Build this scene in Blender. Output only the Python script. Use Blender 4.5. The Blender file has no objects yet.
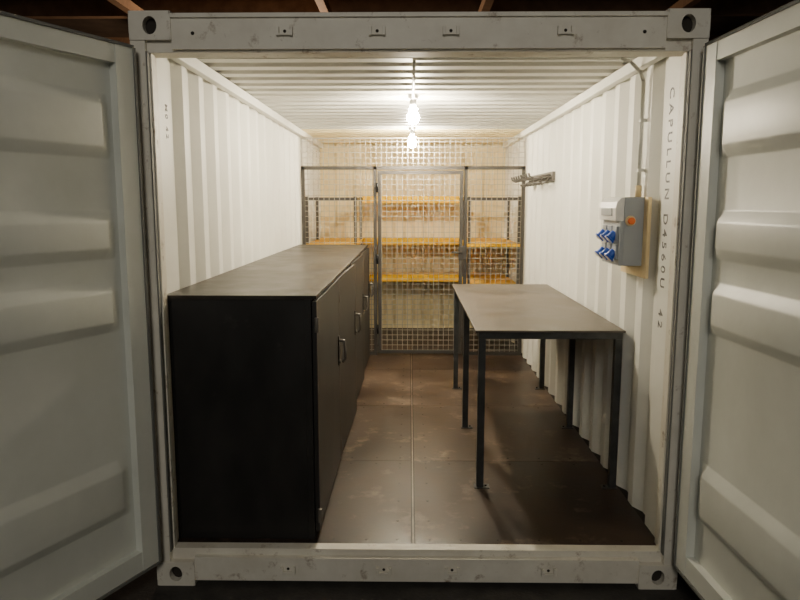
import bpy, bmesh, math, random
from mathutils import Vector, Matrix
random.seed(4)
FZ=0.165   # floor height
scene=bpy.context.scene

# ---------------------------------------------------------------- materials
def mat(name, col, rough=0.5, metal=0.0, col2=None, scale=6.0, bump=0.0, bscale=40, stretch=(1,1,1), lo=0.35, hi=0.7, emis=None, estr=0, spec=0.5, rvar=0.0, spots=None, spot_lo=0.68, sscale=14, sw=0.05):
    m=bpy.data.materials.new(name); m.use_nodes=True
    nt=m.node_tree; b=nt.nodes['Principled BSDF']
    b.inputs['Base Color'].default_value=(*col,1); b.inputs['Roughness'].default_value=rough
    b.inputs['Metallic'].default_value=metal; b.inputs['Specular IOR Level'].default_value=spec
    tc=nt.nodes.new('ShaderNodeTexCoord'); mp=nt.nodes.new('ShaderNodeMapping')
    mp.inputs['Scale'].default_value=stretch
    nt.links.new(tc.outputs['Object'],mp.inputs['Vector'])
    last=None
    if col2:
        n=nt.nodes.new('ShaderNodeTexNoise'); n.inputs['Scale'].default_value=scale; n.inputs['Detail'].default_value=6; n.inputs['Roughness'].default_value=0.6
        nt.links.new(mp.outputs[0],n.inputs['Vector'])
        r=nt.nodes.new('ShaderNodeValToRGB'); r.color_ramp.elements[0].position=lo; r.color_ramp.elements[1].position=hi
        r.color_ramp.elements[0].color=(*col,1); r.color_ramp.elements[1].color=(*col2,1)
        nt.links.new(n.outputs['Fac'],r.inputs['Fac']); last=r.outputs['Color']
        if rvar:
            mr=nt.nodes.new('ShaderNodeMapRange'); mr.inputs['To Min'].default_value=rough-rvar; mr.inputs['To Max'].default_value=rough+rvar
            mr.inputs['From Min'].default_value=0.3; mr.inputs['From Max'].default_value=0.7
            nt.links.new(n.outputs['Fac'],mr.inputs['Value']); nt.links.new(mr.outputs[0],b.inputs['Roughness'])
    if spots and last:
        n2=nt.nodes.new('ShaderNodeTexNoise'); n2.inputs['Scale'].default_value=sscale; n2.inputs['Detail'].default_value=8; n2.inputs['Roughness'].default_value=0.7
        nt.links.new(tc.outputs['Object'],n2.inputs['Vector'])
        r2=nt.nodes.new('ShaderNodeValToRGB'); r2.color_ramp.elements[0].position=spot_lo; r2.color_ramp.elements[1].position=spot_lo+sw
        nt.links.new(n2.outputs['Fac'],r2.inputs['Fac'])
        mx=nt.nodes.new('ShaderNodeMix'); mx.data_type='RGBA'
        nt.links.new(r2.outputs['Color'],mx.inputs[0]); nt.links.new(last,mx.inputs[6]); mx.inputs[7].default_value=(*spots,1)
        last=mx.outputs[2]
    if last: nt.links.new(last,b.inputs['Base Color'])
    if bump:
        n=nt.nodes.new('ShaderNodeTexNoise'); n.inputs['Scale'].default_value=bscale; n.inputs['Detail'].default_value=4
        nt.links.new(mp.outputs[0],n.inputs['Vector'])
        bp=nt.nodes.new('ShaderNodeBump'); bp.inputs['Strength'].default_value=bump; bp.inputs['Distance'].default_value=0.01
        nt.links.new(n.outputs['Fac'],bp.inputs['Height']); nt.links.new(bp.outputs[0],b.inputs['Normal'])
    if emis:
        b.inputs['Emission Color'].default_value=(*emis,1); b.inputs['Emission Strength'].default_value=estr
    return m

M_wall=mat('white_container_paint',(0.78,0.775,0.71),0.5,col2=(0.85,0.845,0.785),scale=3,bump=0.08,bscale=12)
M_back=mat('rear_cream',(0.82,0.69,0.38),0.5,col2=(0.88,0.76,0.46),scale=3)  # warmer cream colour on the back wall and the rear of the ceiling
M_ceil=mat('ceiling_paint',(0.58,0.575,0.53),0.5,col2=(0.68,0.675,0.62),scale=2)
M_frame=mat('frame_paint',(0.68,0.64,0.55),0.5,col2=(0.80,0.77,0.68),scale=6,spots=(0.24,0.16,0.10),spot_lo=0.575,bump=0.1,bscale=20,sscale=11,sw=.14)
M_door=mat('door_paint',(0.64,0.66,0.61),0.42,col2=(0.73,0.75,0.70),scale=2.5,bump=0.12,bscale=9)
M_gasket=mat('rubber_gasket',(0.16,0.16,0.15),0.7)
M_hole=mat('casting_hole',(0.03,0.025,0.02),0.9)
M_floor=mat('floor_plywood',(0.015,0.009,0.006),0.40,col2=(0.050,0.032,0.022),scale=1.6,rvar=0.12,bump=0.05,bscale=30,lo=0.38,hi=0.62,spots=(0.125,0.088,0.062),spot_lo=0.56,sscale=4,sw=.12,spec=.25)
M_floor2=mat('floor_plywood_worn',(0.030,0.019,0.013),0.40,col2=(0.085,0.058,0.041),scale=2.0,rvar=0.12,bump=0.05,bscale=30,lo=0.38,hi=0.62,spots=(0.17,0.125,0.094),spot_lo=0.56,sscale=4,sw=.12,spec=.25)
M_seam=mat('seam_strip',(0.20,0.155,0.115),0.4,col2=(0.07,0.052,0.04),scale=8)
M_gap=mat('floor_gap',(0.018,0.013,0.010),0.8)
M_screw=mat('screw_steel',(0.008,0.006,0.005),0.5,0.3)
M_cab=mat('dark_steel',(0.013,0.012,0.0115),0.45,0.1,col2=(0.024,0.0215,0.020),scale=3,stretch=(1.3,1.3,0.6),rvar=0.08,bump=0.03,bscale=15,spots=(.055,.048,.043),spot_lo=.62,sscale=6,sw=.2)
M_cabtop=mat('steel_top',(0.030,0.025,0.021),0.42,0.1,col2=(0.070,0.059,0.050),scale=4,rvar=0.1,spec=.3)
M_cabdoor=mat('steel_door',(0.016,0.014,0.013),0.45,0.1,col2=(0.035,0.030,0.027),scale=3,stretch=(1,1,0.4))
M_handle=mat('handle_black',(0.012,0.012,0.012),0.3,0.6)
M_edge=mat('worn_steel_edge',(0.20,0.18,0.16),0.4,0.7)
M_tframe=mat('table_leg_steel',(0.040,0.042,0.042),0.4,0.4,col2=(0.075,0.078,0.078),scale=10)
M_ttop=mat('table_top_steel',(0.056,0.046,0.038),0.45,0.1,col2=(0.130,0.110,0.092),scale=3.5,rvar=0.1,spec=.35)
M_cage=mat('cage_steel',(0.070,0.065,0.060),0.45,0.4)
M_mesh=mat('wire_mesh',(0.42,0.40,0.36),0.4,0.5)
M_rail=mat('hook_rail_steel',(0.13,0.12,0.11),0.45,0.4)
M_ply=mat('yellow_plywood',(0.86,0.50,0.055),0.6,col2=(0.92,0.58,0.09),scale=6,stretch=(1,6,6),spec=.1)
M_plye=mat('yellow_shelf_edge',(0.88,0.50,0.003),0.7,col2=(0.92,0.54,0.008),scale=6,spec=.0)
M_bulb=mat('bulb_glow',(1,1,1),0.4,emis=(1.0,0.87,0.655),estr=1220)
M_white=mat('white_plastic',(0.78,0.78,0.76),0.35)
M_grey=mat('grey_plastic',(0.36,0.39,0.42),0.4)
M_blue=mat('blue_socket',(0.02,0.10,0.55),0.35)
M_orange=mat('orange_button',(0.9,0.18,0.03),0.35)
M_yellow=mat('yellow_plate',(0.80,0.62,0.32),0.5,col2=(0.86,0.70,0.42),scale=12,stretch=(1,6,1))
M_cable=mat('grey_conduit',(0.60,0.60,0.56),0.45)
M_ground=mat('asphalt',(0.030,0.027,0.025),0.85,col2=(0.055,0.05,0.045),scale=8,bump=0.3,bscale=60)
M_wood=mat('hall_timber',(0.20,0.12,0.07),0.7,col2=(0.32,0.20,0.12),scale=4)
M_roof=mat('hall_roof',(0.08,0.055,0.04),0.9,col2=(0.14,0.10,0.07),scale=2)
M_ink=mat('marker_ink',(0.09,0.09,0.09),0.6,col2=(0.40,0.40,0.38),scale=22,lo=.45,hi=.66)

# ---------------------------------------------------------------- builder
class B:
    def __init__(s,name): s.n=name; s.bm=bmesh.new(); s.m=[]
    def mi(s,m):
        if m not in s.m: s.m.append(m)
        return s.m.index(m)
    def face(s,pts,m):
        f=s.bm.faces.new([s.bm.verts.new(p) for p in pts]); f.material_index=s.mi(m); return f
    def box(s,x0,x1,y0,y1,z0,z1,m,M=None):
        i=s.mi(m); c=[Vector((x,y,z)) for x in(x0,x1) for y in(y0,y1) for z in(z0,z1)]
        if M: c=[M@v for v in c]
        v=[s.bm.verts.new(p) for p in c]
        for q in((0,1,3,2),(4,6,7,5),(0,4,5,1),(2,3,7,6),(0,2,6,4),(1,5,7,3)):
            f=s.bm.faces.new([v[k] for k in q]); f.material_index=i
    def cyl(s,p0,p1,r,m,n=12,r2=None):
        p0=Vector(p0);p1=Vector(p1); d=(p1-p0).normalized(); r2=r if r2 is None else r2
        a=d.orthogonal().normalized(); b=d.cross(a); i=s.mi(m)
        A=[s.bm.verts.new(p0+r*(a*math.cos(t)+b*math.sin(t))) for t in[2*math.pi*k/n for k in range(n)]]
        C=[s.bm.verts.new(p1+r2*(a*math.cos(t)+b*math.sin(t))) for t in[2*math.pi*k/n for k in range(n)]]
        for k in range(n):
            f=s.bm.faces.new([A[k],A[(k+1)%n],C[(k+1)%n],C[k]]); f.material_index=i; f.smooth=n>6
        for L in(A[::-1],C):
            f=s.bm.faces.new(L); f.material_index=i
    def tube(s,pts,r,m,n=10):
        for a,b in zip(pts[:-1],pts[1:]): s.cyl(a,b,r,m,n)
        for p in pts[1:-1]: s.sph(p,r,m,8,6)
    def sph(s,c,r,m,u=16,v=10,sc=(1,1,1)):
        g=bmesh.ops.create_uvsphere(s.bm,u_segments=u,v_segments=v,radius=r,matrix=Matrix.Translation(c)@Matrix.Diagonal((*sc,1)))
        i=s.mi(m)
        for vv in g['verts']:
            for f in vv.link_faces: f.material_index=i; f.smooth=True
    def done(s,bevel=0,loc=None,rot=None):
        bmesh.ops.recalc_face_normals(s.bm,faces=s.bm.faces[:])
        me=bpy.data.meshes.new(s.n); s.bm.to_mesh(me); s.bm.free()
        for m in s.m: me.materials.append(m)
        o=bpy.data.objects.new(s.n,me); scene.collection.objects.link(o)
        if bevel:
            md=o.modifiers.new('bevel','BEVEL'); md.width=bevel; md.segments=2; md.limit_method='ANGLE'; md.angle_limit=math.radians(50)
        if loc: o.location=loc
        if rot: o.rotation_euler=rot
        return o

def corr(a,b,pitch,depth,flat_in,slope,start=0.0):
    out=[(a,0.0)]; p=a+start
    while p+pitch<b:
        fo=pitch-flat_in-2*slope
        out+=[(p+flat_in,0),(p+flat_in+slope,depth),(p+flat_in+slope+fo,depth),(p+pitch,0)]
        p+=pitch
    out.append((b,0)); return out

# ---------------------------------------------------------------- walls
L=5.90; WI=1.176
for nm,sg in(('wall_left',-1),('wall_right',1)):
    w=B(nm); pr=corr(0.10,L,0.278,0.036,0.072,0.068,0.16)
    for (y0,o0),(y1,o1) in zip(pr[:-1],pr[1:]):
        if y1-y0<1e-6: continue
        w.face([(sg*(WI+o0),y0,FZ-0.01),(sg*(WI+o1),y1,FZ-0.01),(sg*(WI+o1),y1,2.56),(sg*(WI+o0),y0,2.56)],M_wall)
    w.box(min(sg*1.215,sg*1.222),max(sg*1.215,sg*1.222),0.16,L,0.02,2.575,M_frame)
    w.done()
w=B('wall_back'); pr=corr(-1.215,1.215,0.25,0.036,0.085,0.05)
for (x0,o0),(x1,o1) in zip(pr[:-1],pr[1:]):
    w.face([(x0,L+o0,FZ-0.01),(x1,L+o1,FZ-0.01),(x1,L+o1,2.56),(x0,L+o0,2.56)],M_back)
w.box(-1.17,1.17,L-0.06,L-0.001,2.43,2.50,M_back)
w.box(-1.22,1.22,L+0.05,L+0.056,0.02,2.575,M_frame)
w.done()
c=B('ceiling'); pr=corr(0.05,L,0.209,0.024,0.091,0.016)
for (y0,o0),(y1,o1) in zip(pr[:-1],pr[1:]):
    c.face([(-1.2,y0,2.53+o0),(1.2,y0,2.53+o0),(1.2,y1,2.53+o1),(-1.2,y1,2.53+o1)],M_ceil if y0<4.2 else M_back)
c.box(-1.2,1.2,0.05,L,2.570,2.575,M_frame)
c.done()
for i,sg in enumerate((-1,1)):
    t=B('trim_%d'%(i+1))
    a,b=sorted((sg*1.13,sg*1.175)); t.box(a,b,0.13,L-0.06,2.47,2.528,M_wall); t.done(0.004)
f=B('floor')
f.box(-1.214,1.214,0.085,L,FZ-0.03,FZ-0.003,M_gap)
ys=[0.09,1.18,2.39,3.60,4.81,L]
for i in range(5):
    for a,b,mm in((-1.174,-0.022,M_floor2 if i in(2,3) else M_floor),(-0.002,1.174,M_floor2 if i in(1,2) else M_floor)):
        f.box(a,b,ys[i]+0.0015,ys[i+1]-0.0015,FZ-0.02,FZ,mm)
f.box(-0.016,-0.008,0.09,L,FZ-0.02,FZ+0.001,M_seam)
for i in range(5):
    for y in(ys[i]+0.05,ys[i+1]-0.05):
        for x in(-1.0,-.8,-.6,-.4,-.24,-.09,.07,.22,.4,.6,.8,1.0): f.cyl((x,y,FZ),(x,y,FZ+.0012),0.007,M_screw,8)
    k=ys[i]+0.25
    while k<ys[i+1]-0.1:
        for x in(-.09,.07): f.cyl((x,k,FZ),(x,k,FZ+.0012),0.007,M_screw,8)
        k+=0.24
f.done()

# ---------------------------------------------------------------- door frame
fr=B('trim_door_frame')
for sg in(-1,1):
    a,b=sorted((sg*1.155,sg*1.219)); fr.box(a,b,0.0,0.055,0.118,2.473,M_frame)
    a,b=sorted((sg*1.143,sg*1.155)); fr.box(a,b,0.035,0.075,0.165,2.43,M_frame)
    a,b=sorted((sg*1.155,sg*1.219)); fr.box(a,b,0.055,0.13,0.118,2.473,M_frame)
    a,b=sorted((sg*1.149,sg*1.1545)); fr.box(a,b,0.002,0.034,0.165,2.43,M_gasket)
fr.box(-1.042,1.042,0.0,0.13,2.435,2.580,M_frame)
fr.box(-1.155,1.155,0.02,0.13,2.425,2.475,M_frame)
fr.box(-1.042,1.042,0.0,0.09,0.025,FZ-0.025,M_frame)
fr.box(-1.155,1.155,0.03,0.088,0.10,FZ+0.006,M_frame)
fr.box(-1.042,1.042,-0.012,0.0,2.562,2.580,M_frame)
for sg in(-1,1):
    for z0 in(0.0,2.473):
        x0,x1=sorted((sg*1.219,sg*1.041))
        hx=(x0+x1)/2; hz=z0+0.059
        n=20; pin=[];pout=[]
        for k in range(n):
            t=2*math.pi*k/n
            pin.append((hx+0.030*math.cos(t),-0.006,hz+0.037*math.sin(t)))
            cx,cz=math.cos(t),math.sin(t); s=min(0.089/abs(cx) if abs(cx)>1e-6 else 9,0.059/abs(cz) if abs(cz)>1e-6 else 9)
            pout.append((hx+s*cx,-0.006,hz+s*cz))
        for k in range(n):
            j=(k+1)%n
            fr.face([pin[k],pin[j],pout[j],pout[k]],M_frame)
            q=[pin[k],pin[j],(pin[j][0],0.03,pin[j][2]),(pin[k][0],0.03,pin[k][2])]; fr.face(q,M_frame)
        fr.face([(p[0],0.03,p[2]) for p in pin],M_hole)
        fr.box(x0,x1,0.031,0.155,z0,z0+0.118,M_frame)
        for q in((x0,x0+0.004,z0,z0+.118),(x1-.004,x1,z0,z0+.118),(x0,x1,z0,z0+.004),(x0,x1,z0+.114,z0+.118)):
            fr.box(q[0],q[1],-0.0055,0.031,q[2],q[3],M_frame)
for z,xl in((2.505,(-.56,-.17,.14,.62)),(0.085,(-.60,-.15,.17,.62))):
    for x in xl:
        fr.box(x-.035,x+.035,-0.016,0,z-.016,z-.008,M_frame); fr.box(x-.035,x-.022,-0.02,0,z-.018,z+.018,M_frame); fr.box(x+.022,x+.035,-0.02,0,z-.018,z+.018,M_frame)
        fr.cyl((x,-0.003,z+.002),(x,0.0,z+.002),0.007,M_hole,10)
for x in(-.95,.95):
    fr.cyl((x,-0.004,2.5),(x,0.0,2.5),0.008,M_hole,8)
fr.done(0.003)

# ---------------------------------------------------------------- doors
def door(name,sg,loc,ang):
    d=B(name); W=1.165; Z0=0.15; Z1=2.43
    def bx(x0,x1,y0,y1,z0,z1,m):
        a,b=sorted((sg*x0,sg*x1)); d.box(a,b,y0,y1,z0,z1,m)
    ST=0.095
    bx(0,ST,-0.05,0,Z0,Z1,M_door); bx(W-ST,W,-0.05,0,Z0,Z1,M_door)
    bx(ST,W-ST,-0.05,-0.003,Z0,Z0+0.09,M_door); bx(ST,W-ST,-0.05,-0.003,Z1-0.075,Z1,M_door)
    bx(-0.008,0.004,-0.03,0.006,Z0,Z1,M_gasket); bx(W-0.004,W+0.008,-0.03,0.006,Z0,Z1,M_gasket)
    bx(0,W,-0.03,0.005,Z1-0.002,Z1+0.010,M_gasket); bx(0,W,-0.03,0.005,Z0-0.01,Z0+0.002,M_gasket)
    xs=[ST-.005,ST+0.02,ST+0.03,ST+0.075,ST+.085,W-ST-0.085,W-ST-0.075,W-ST-.03,W-ST-0.02,W-ST+.005]; fx=[0,0,.08,.92,1,1,.92,.08,0,0]
    bos=[(2.10,.17),(1.66,.11),(1.36,.13),(0.56,.17)]
    zs=[(Z0+.085,0)]
    for c0,w0 in sorted(bos): zs+=[(c0-w0/2-.05,0),(c0-w0/2-.04,.08),(c0-w0/2-.005,.92),(c0-w0/2+.008,1),(c0+w0/2-.008,1),(c0+w0/2+.005,.92),(c0+w0/2+.04,.08),(c0+w0/2+.05,0)]
    zs.append((Z1-.07,0))
    g=[[d.bm.verts.new((sg*x,-0.038+0.032*fxx*fz,z)) for x,fxx in zip(xs,fx)] for z,fz in zs]
    i=d.mi(M_door)
    for r in range(len(g)-1):
        for k in range(len(xs)-1):
            ff=d.bm.faces.new([g[r][k],g[r][k+1],g[r+1][k+1],g[r+1][k]]); ff.material_index=i; ff.smooth=True
    for z in(.4,.95,1.6,2.2):
        bx(-0.03,0.12,-0.058,-0.05,z-.05,z+.05,M_door)
        d.cyl((-sg*0.02,-0.045,z-.06),(-sg*0.02,-0.045,z+.06),0.013,M_door,10)
    for x in(.38,.82):
        d.cyl((sg*x,-0.085,Z0-.03),(sg*x,-0.085,Z1+.03),0.017,M_door,12)
        for z in(.3,.8,1.3,1.8,2.3): bx(x-.04,x+.04,-0.105,-0.045,z-.03,z+.03,M_door)
        bx(x-.02,x+.35,-0.115,-0.1,1.16,1.19,M_door)
    return d.done(0,loc,(0,0,math.radians(ang)))
door('door_1',1,(-1.185,-0.055,0),-115)
door('door_2',-1,(1.185,-0.055,0),93)

# ---------------------------------------------------------------- cabinet
cb=B('steel_storage_cabinet')
X0,X1,Y0,Y1,H=-1.1745,-0.49,0.140,4.10,FZ+1.20
cb.box(X0,X0+.004,Y0,Y1,FZ+.02,H-.02,M_cab)
n=4; bw=(Y1-Y0)/n
for k in range(n+1):
    y=Y0+k*bw
    y0=max(Y0,y-.015);y1=min(Y1,y+.015); cb.box(X0,X1,y0,y1,FZ+.0,H-.018,M_cab)
cb.box(X0,X1,Y0+.015,Y1-.015,FZ+.0,FZ+.07,M_cab)
cb.box(X0,X1-.01,Y0+.015,Y1-.015,FZ+.6,FZ+.62,M_cab)
cb.box(X0-.001,X1+.026,Y0-.008,Y1+.01,H-.018,H,M_cabtop)
cb.box(X0,X0+.03,Y0-.006,Y0,FZ,H-.018,M_cab); cb.box(X1-.03,X1,Y0-.006,Y0,FZ,H-.018,M_cab)
for k in range(n):
    ya=Y0+k*bw+.006; yb=Y0+(k+1)*bw-.006
    hinge=Matrix.Translation((X1+.003,ya,0))@Matrix.Rotation(math.radians((-0.3,-1.6,-1.2,-0.8)[k]),4,'Z')
    w=yb-ya
    cb.box(0,.02,0,w,FZ+.035,H-.03,M_cabdoor,hinge)
    cb.box(.020,.0235,0,.012,FZ+.035,H-.03,M_edge,hinge)
    cb.box(.020,.0225,w-.012,w,FZ+.035,H-.03,M_edge,hinge)
    for z in(FZ+.12,H-.14):
        a=hinge@Vector((.022,-.004,z-.035)); b=hinge@Vector((.022,-.004,z+.035)); cb.cyl(a,b,.011,M_edge,10)
    P=lambda x,y,z:hinge@Vector((x,y,z))
    zc=FZ+.74
    cb.box(.02,.026,w-.075,w-.035,zc-.09,zc+.09,M_handle,hinge)
    cb.tube([P(.026,w-.055,zc+.06),P(.058,w-.055,zc+.06),P(.062,w-.055,zc-.05),P(.045,w-.055,zc-.075)],.008,M_edge)
    cb.cyl(P(.026,w-.055,zc-.07),P(.034,w-.055,zc-.07),.012,M_edge,12)
cb.done(0.003)

# ---------------------------------------------------------------- workbench
tb=B('steel_workbench')
TX0,TX1,TY0,TY1,TH=0.335,1.165,0.74,2.96,FZ+.925
tb.box(TX0,TX1,TY0,TY1,TH-.012,TH,M_ttop)
tb.box(TX0+.02,TX1-.01,TY0+.02,TY0+.06,TH-.052,TH-.012,M_tframe); tb.box(TX0+.02,TX1-.01,TY1-.06,TY1-.02,TH-.052,TH-.012,M_tframe)
tb.box(TX0+.02,TX0+.06,TY0+.06,TY1-.06,TH-.052,TH-.012,M_tframe); tb.box(TX1-.05,TX1-.01,TY0+.06,TY1-.06,TH-.052,TH-.012,M_tframe)
tb.box(TX0+.06,TX1-.05,1.83,1.87,TH-.052,TH-.012,M_tframe)
for y in(TY0+.02,1.83,TY1-.06):
    for x in(TX0+.02,TX1-.05):
        tb.box(x,x+.04,y,y+.04,FZ+.006,TH-.052,M_tframe)
        tb.box(x-.012 if x<1 else x-.04,x+.075 if x<1 else x+.045,y-.01,y+.05,FZ,FZ+.006,M_tframe)
        tb.cyl((x+.055 if x<1 else x-.022,y+.02,FZ+.006),(x+.055 if x<1 else x-.022,y+.02,FZ+.014),.008,M_screw,6)
tb.done(0.002)

# ---------------------------------------------------------------- cage
cg=B('wire_mesh_cage'); Y=4.27; CT=2.170; T=.035
def bar(x0,x1,z0,z1,y=Y,t=T,m=M_cage): cg.box(x0,x1,y,y+t,z0,z1,m)
for x in(-1.170,-.415,.535,1.135): bar(x,x+T,FZ,CT)
bar(-1.17,1.17,CT-T,CT)
bar(-1.135,-.415,FZ,FZ+T); bar(.57,1.135,FZ,FZ+T)
bar(-1.17,-1.155,CT,2.46,t=.015,m=M_mesh); bar(1.155,1.17,CT,2.46,t=.015,m=M_mesh); bar(-1.155,1.155,2.45,2.46,t=.012,m=M_mesh)
dx0,dx1,dz0,dz1=-.370,.525,FZ+.02,CT-T-.012
DY=Y-.01
for a,b,c0,c1 in((dx0,dx0+.035,dz0,dz1),(dx1-.035,dx1,dz0,dz1),(dx0+.035,dx1-.035,dz0,dz0+.035),(dx0+.035,dx1-.035,dz1-.035,dz1)):
    bar(a,b,c0,c1,y=DY)
for z in(.45,1.2,1.95): cg.cyl((dx0-.005,DY-.008,z-.05),(dx0-.005,DY-.008,z+.05),.012,M_handle,8)
cg.box(dx1-.045,dx1+.04,DY-.016,DY,1.20,1.34,M_cage)
cg.tube([(dx1-.02,DY-.016,1.28),(dx1-.02,DY-.06,1.28),(dx1-.12,DY-.06,1.28)],.009,M_cage)
P=.055; r=.0026
def wires(x0,x1,z0,z1,y):
    k=math.ceil(x0/P)
    while k*P<x1: cg.box(k*P-r,k*P+r,y,y+2*r,z0,z1,M_mesh); k+=1
    k=math.ceil(z0/P)
    while k*P<z1: cg.box(x0,x1,y-2*r,y,k*P-r,k*P+r,M_mesh); k+=1
wires(-1.16,-.39,FZ+.02,2.455,Y+.012); wires(.55,1.16,FZ+.02,2.455,Y+.012)
wires(-.39,.55,CT-.01,2.455,Y+.012); wires(dx0+.01,dx1-.01,dz0+.01,dz1-.01,DY+.012)
cg.done()

# ---------------------------------------------------------------- shelving
sh=B('shelving_unit')
for z in(.90,1.35,1.85):
    sh.box(-.60,.56,5.38,5.86,z-.022,z,M_ply); sh.box(-.60,.56,5.362,5.38,z-.060,z+.022,M_plye)
for sg in(-1,1):
    for z in(.90,1.35,1.85):
        if sg==-1: x0,x1=-1.165,-.615
        else: x0,x1=.575,1.165
        xe=x1 if sg==-1 else x0
        if z<1.8:
            sh.box(x0,x1,4.50,5.86,z-.022,z,M_ply)
            sh.box(xe-.008,xe+.008,4.50,5.36,z-.035,z+.008,M_plye)
            sh.box(x0,x1,4.485,4.50,z-.030,z,M_plye)
        else:
            sh.box(x0,x1,4.47,4.50,z-.03,z,M_cage); sh.box(x0,x1,5.33,5.36,z-.03,z,M_cage)
            sh.box(xe-.015,xe+.015,4.50,5.36,z-.03,z,M_cage)
    for y in(4.50,5.33):
        for x in((-1.165,-.64) if sg==-1 else (.60,1.135)):
            sh.box(x,x+.03,y,y+.03,FZ,1.86,M_cage)
sh.done()

# ---------------------------------------------------------------- lamps and conduit
def lamp(y):
    l=B('ceiling_lamp')
    z=2.528
    l.cyl((-.01,y,z-.022),(-.01,y,z),.036,M_white,20)
    l.cyl((-.01,y,z-.085),(-.01,y,z-.022),.024,M_white,16)
    l.cyl((-.01,y,z-.108),(-.01,y,z-.085),.022,M_bulb,16,r2=.034)
    l.sph(Vector((-.01,y,z-.143)),.043,M_bulb,20,12,(1,1,1.15))
    l.done()
lamp(1.95); lamp(4.0)
zc=2.515
cd=B('electrical_conduit')
cd.tube([(1.150,.60,1.83),(1.150,.60,2.40),(1.13,.60,2.45),(1.08,.60,zc-.02),(1.03,.60,zc),(-.01,.60,zc)],.010,M_cable)
for z in(1.95,2.2): cd.box(1.14,1.172,.585,.615,z,z+.015,M_cable)
cd.cyl((1.150,.60,1.82),(1.150,.60,1.88),.016,M_yellow,12)
cd.done()
cd=B('electrical_conduit'); cd.cyl((-.01,.612,zc),(-.01,1.912,zc),.009,M_cable); cd.done()
cd=B('electrical_conduit'); cd.cyl((-.01,1.988,zc),(-.01,3.962,zc),.009,M_cable); cd.done()

# ---------------------------------------------------------------- power distribution box
pb=B('power_distribution_box')
pb.box(1.158,1.1755,.46,.87,1.41,1.82,M_yellow)
pb.box(1.06,1.158,.52,.83,1.47,1.82,M_grey)
pb.box(1.040,1.06,.52,.83,1.47,1.70,M_grey)
pr=[(1.06,1.82),(1.040,1.815),(1.022,1.795),(1.015,1.765),(1.018,1.70),(1.06,1.70)]
i=pb.mi(M_white)
A=[pb.bm.verts.new((x,.525,z)) for x,z in pr]; C=[pb.bm.verts.new((x,.825,z)) for x,z in pr]
for k in range(len(pr)):
    j=(k+1)%len(pr); q=pb.bm.faces.new([A[k],A[j],C[j],C[k]]); q.material_index=i
for Lp in(A[::-1],C): q=pb.bm.faces.new(Lp); q.material_index=i
pb.box(1.010,1.0165,.58,.77,1.725,1.765,M_grey)
for z in(1.635,1.54):
    for y in(.58,.675,.77):
        p=Vector((1.036,y,z)); d=Vector((-.70,0,-.71))
        pb.box(1.030,1.041,y-.036,y+.036,z-.038,z+.038,M_grey)
        pb.cyl(p,p+d*.038,.023,M_blue,14); q=p+d*.038
        pb.cyl(q,q+d*.010,.029,M_blue,14)
        pb.cyl(q+d*.010+Vector((0,0,.004)),q+d*.015+Vector((0,0,.004)),.024,M_white,14)
pb.cyl((1.09,.52,1.70),(1.09,.508,1.70),.026,M_yellow,16); pb.cyl((1.09,.508,1.70),(1.09,.49,1.70),.018,M_orange,16)
pb.done(0.002)

# ---------------------------------------------------------------- hook rail
hr=B('wall_hook_rail')
hr.box(1.150,1.174,2.80,3.95,1.975,2.050,M_rail)
for k in range(8):
    y=2.88+k*.14
    hr.tube([(1.15,y,2.025),(1.01,y,1.995),(.975,y,2.010),(.965,y,2.04)],.009,M_rail,8)
    hr.tube([(1.15,y,2.000),(1.08,y,1.950),(1.055,y,1.965)],.009,M_rail,8)
hr.done()

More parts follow.
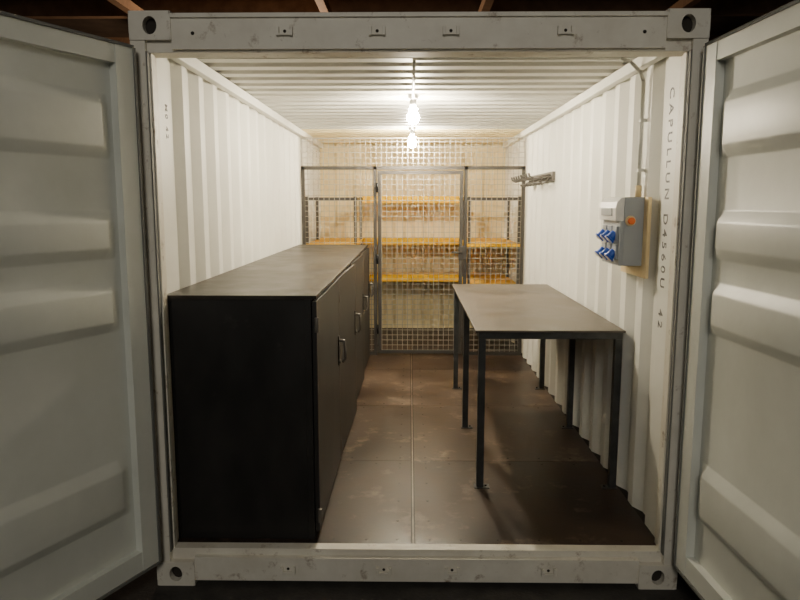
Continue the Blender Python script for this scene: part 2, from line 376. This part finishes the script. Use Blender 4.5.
# ---------------------------------------------------------------- wall lettering
def lettering(txt,loc,size,cols):
    cu=bpy.data.curves.new('wall_lettering','FONT'); cu.body=txt; cu.size=size; cu.space_character=1.5; cu.extrude=0.0004; cu.offset=0.0008
    o=bpy.data.objects.new('wall_lettering',cu); scene.collection.objects.link(o); cu.materials.append(M_ink)
    m=Matrix(cols).transposed().to_4x4(); m.translation=loc; o.matrix_world=m
    dg=bpy.context.evaluated_depsgraph_get(); me=bpy.data.meshes.new_from_object(o.evaluated_get(dg))
    bpy.data.objects.remove(o)
    n=bpy.data.objects.new('wall_lettering',me); scene.collection.objects.link(n); n.matrix_world=m
    if not me.materials: me.materials.append(M_ink)
lettering('CAPULLUN D4560U  42',Vector((1.1750,.29,2.32)),.076,((0,0,-1),(0,-1,0),(-1,0,0)))
lettering('M0 42',Vector((-1.1750,.27,2.25)),.045,((0,0,-1),(0,1,0),(1,0,0)))

# ---------------------------------------------------------------- surroundings (hall)
g=B('ground'); g.box(-12,12,-10,22,-.05,0,M_ground); g.done()
h=B('hall_roof'); h.box(-12,12,-10,22,5.6,5.7,M_roof); h.done()
for k in range(5):
    b=B('roof_beam'); y=4+k*3.2; b.box(-11,11,y,y+.18,5.25,5.6,M_wood)
    b.done()
tr=B('roof_truss_brace')
for x in(-5,-1.6,1.2,4.6):
    tr.box(x,x+.14,4,20,5.08,5.25,M_wood)
tr.done()

def area(name,loc,target,size,e,col):
    l=bpy.data.lights.new(name,'AREA'); l.size=size; l.energy=e; l.color=col
    o=bpy.data.objects.new(name,l); o.location=loc; o.rotation_euler=(Vector(target)-Vector(loc)).to_track_quat('-Z','Y').to_euler(); scene.collection.objects.link(o)
area('hall_ceiling_light',(-.5,-7.5,4.6),(0,0,1.2),2.0,135,(1,.95,.84))
pl=bpy.data.lights.new('hall_back_light','POINT'); pl.energy=420; pl.color=(1,.72,.48); pl.shadow_soft_size=.3
o=bpy.data.objects.new('hall_back_light',pl); o.location=(-2.5,11,4.0); scene.collection.objects.link(o)
wd=bpy.data.worlds.new('World'); scene.world=wd; wd.use_nodes=True
wd.node_tree.nodes['Background'].inputs[0].default_value=(.55,.6,.62,1); wd.node_tree.nodes['Background'].inputs[1].default_value=.03

# ---------------------------------------------------------------- camera
cam=bpy.data.cameras.new('camera'); co=bpy.data.objects.new('camera',cam); scene.collection.objects.link(co)
cam.sensor_width=36; cam.lens=690/800*36; cam.clip_start=.05
co.location=(-.03,-3.03,1.79); co.rotation_euler=(math.radians(82),0,math.radians(.83))
scene.camera=co
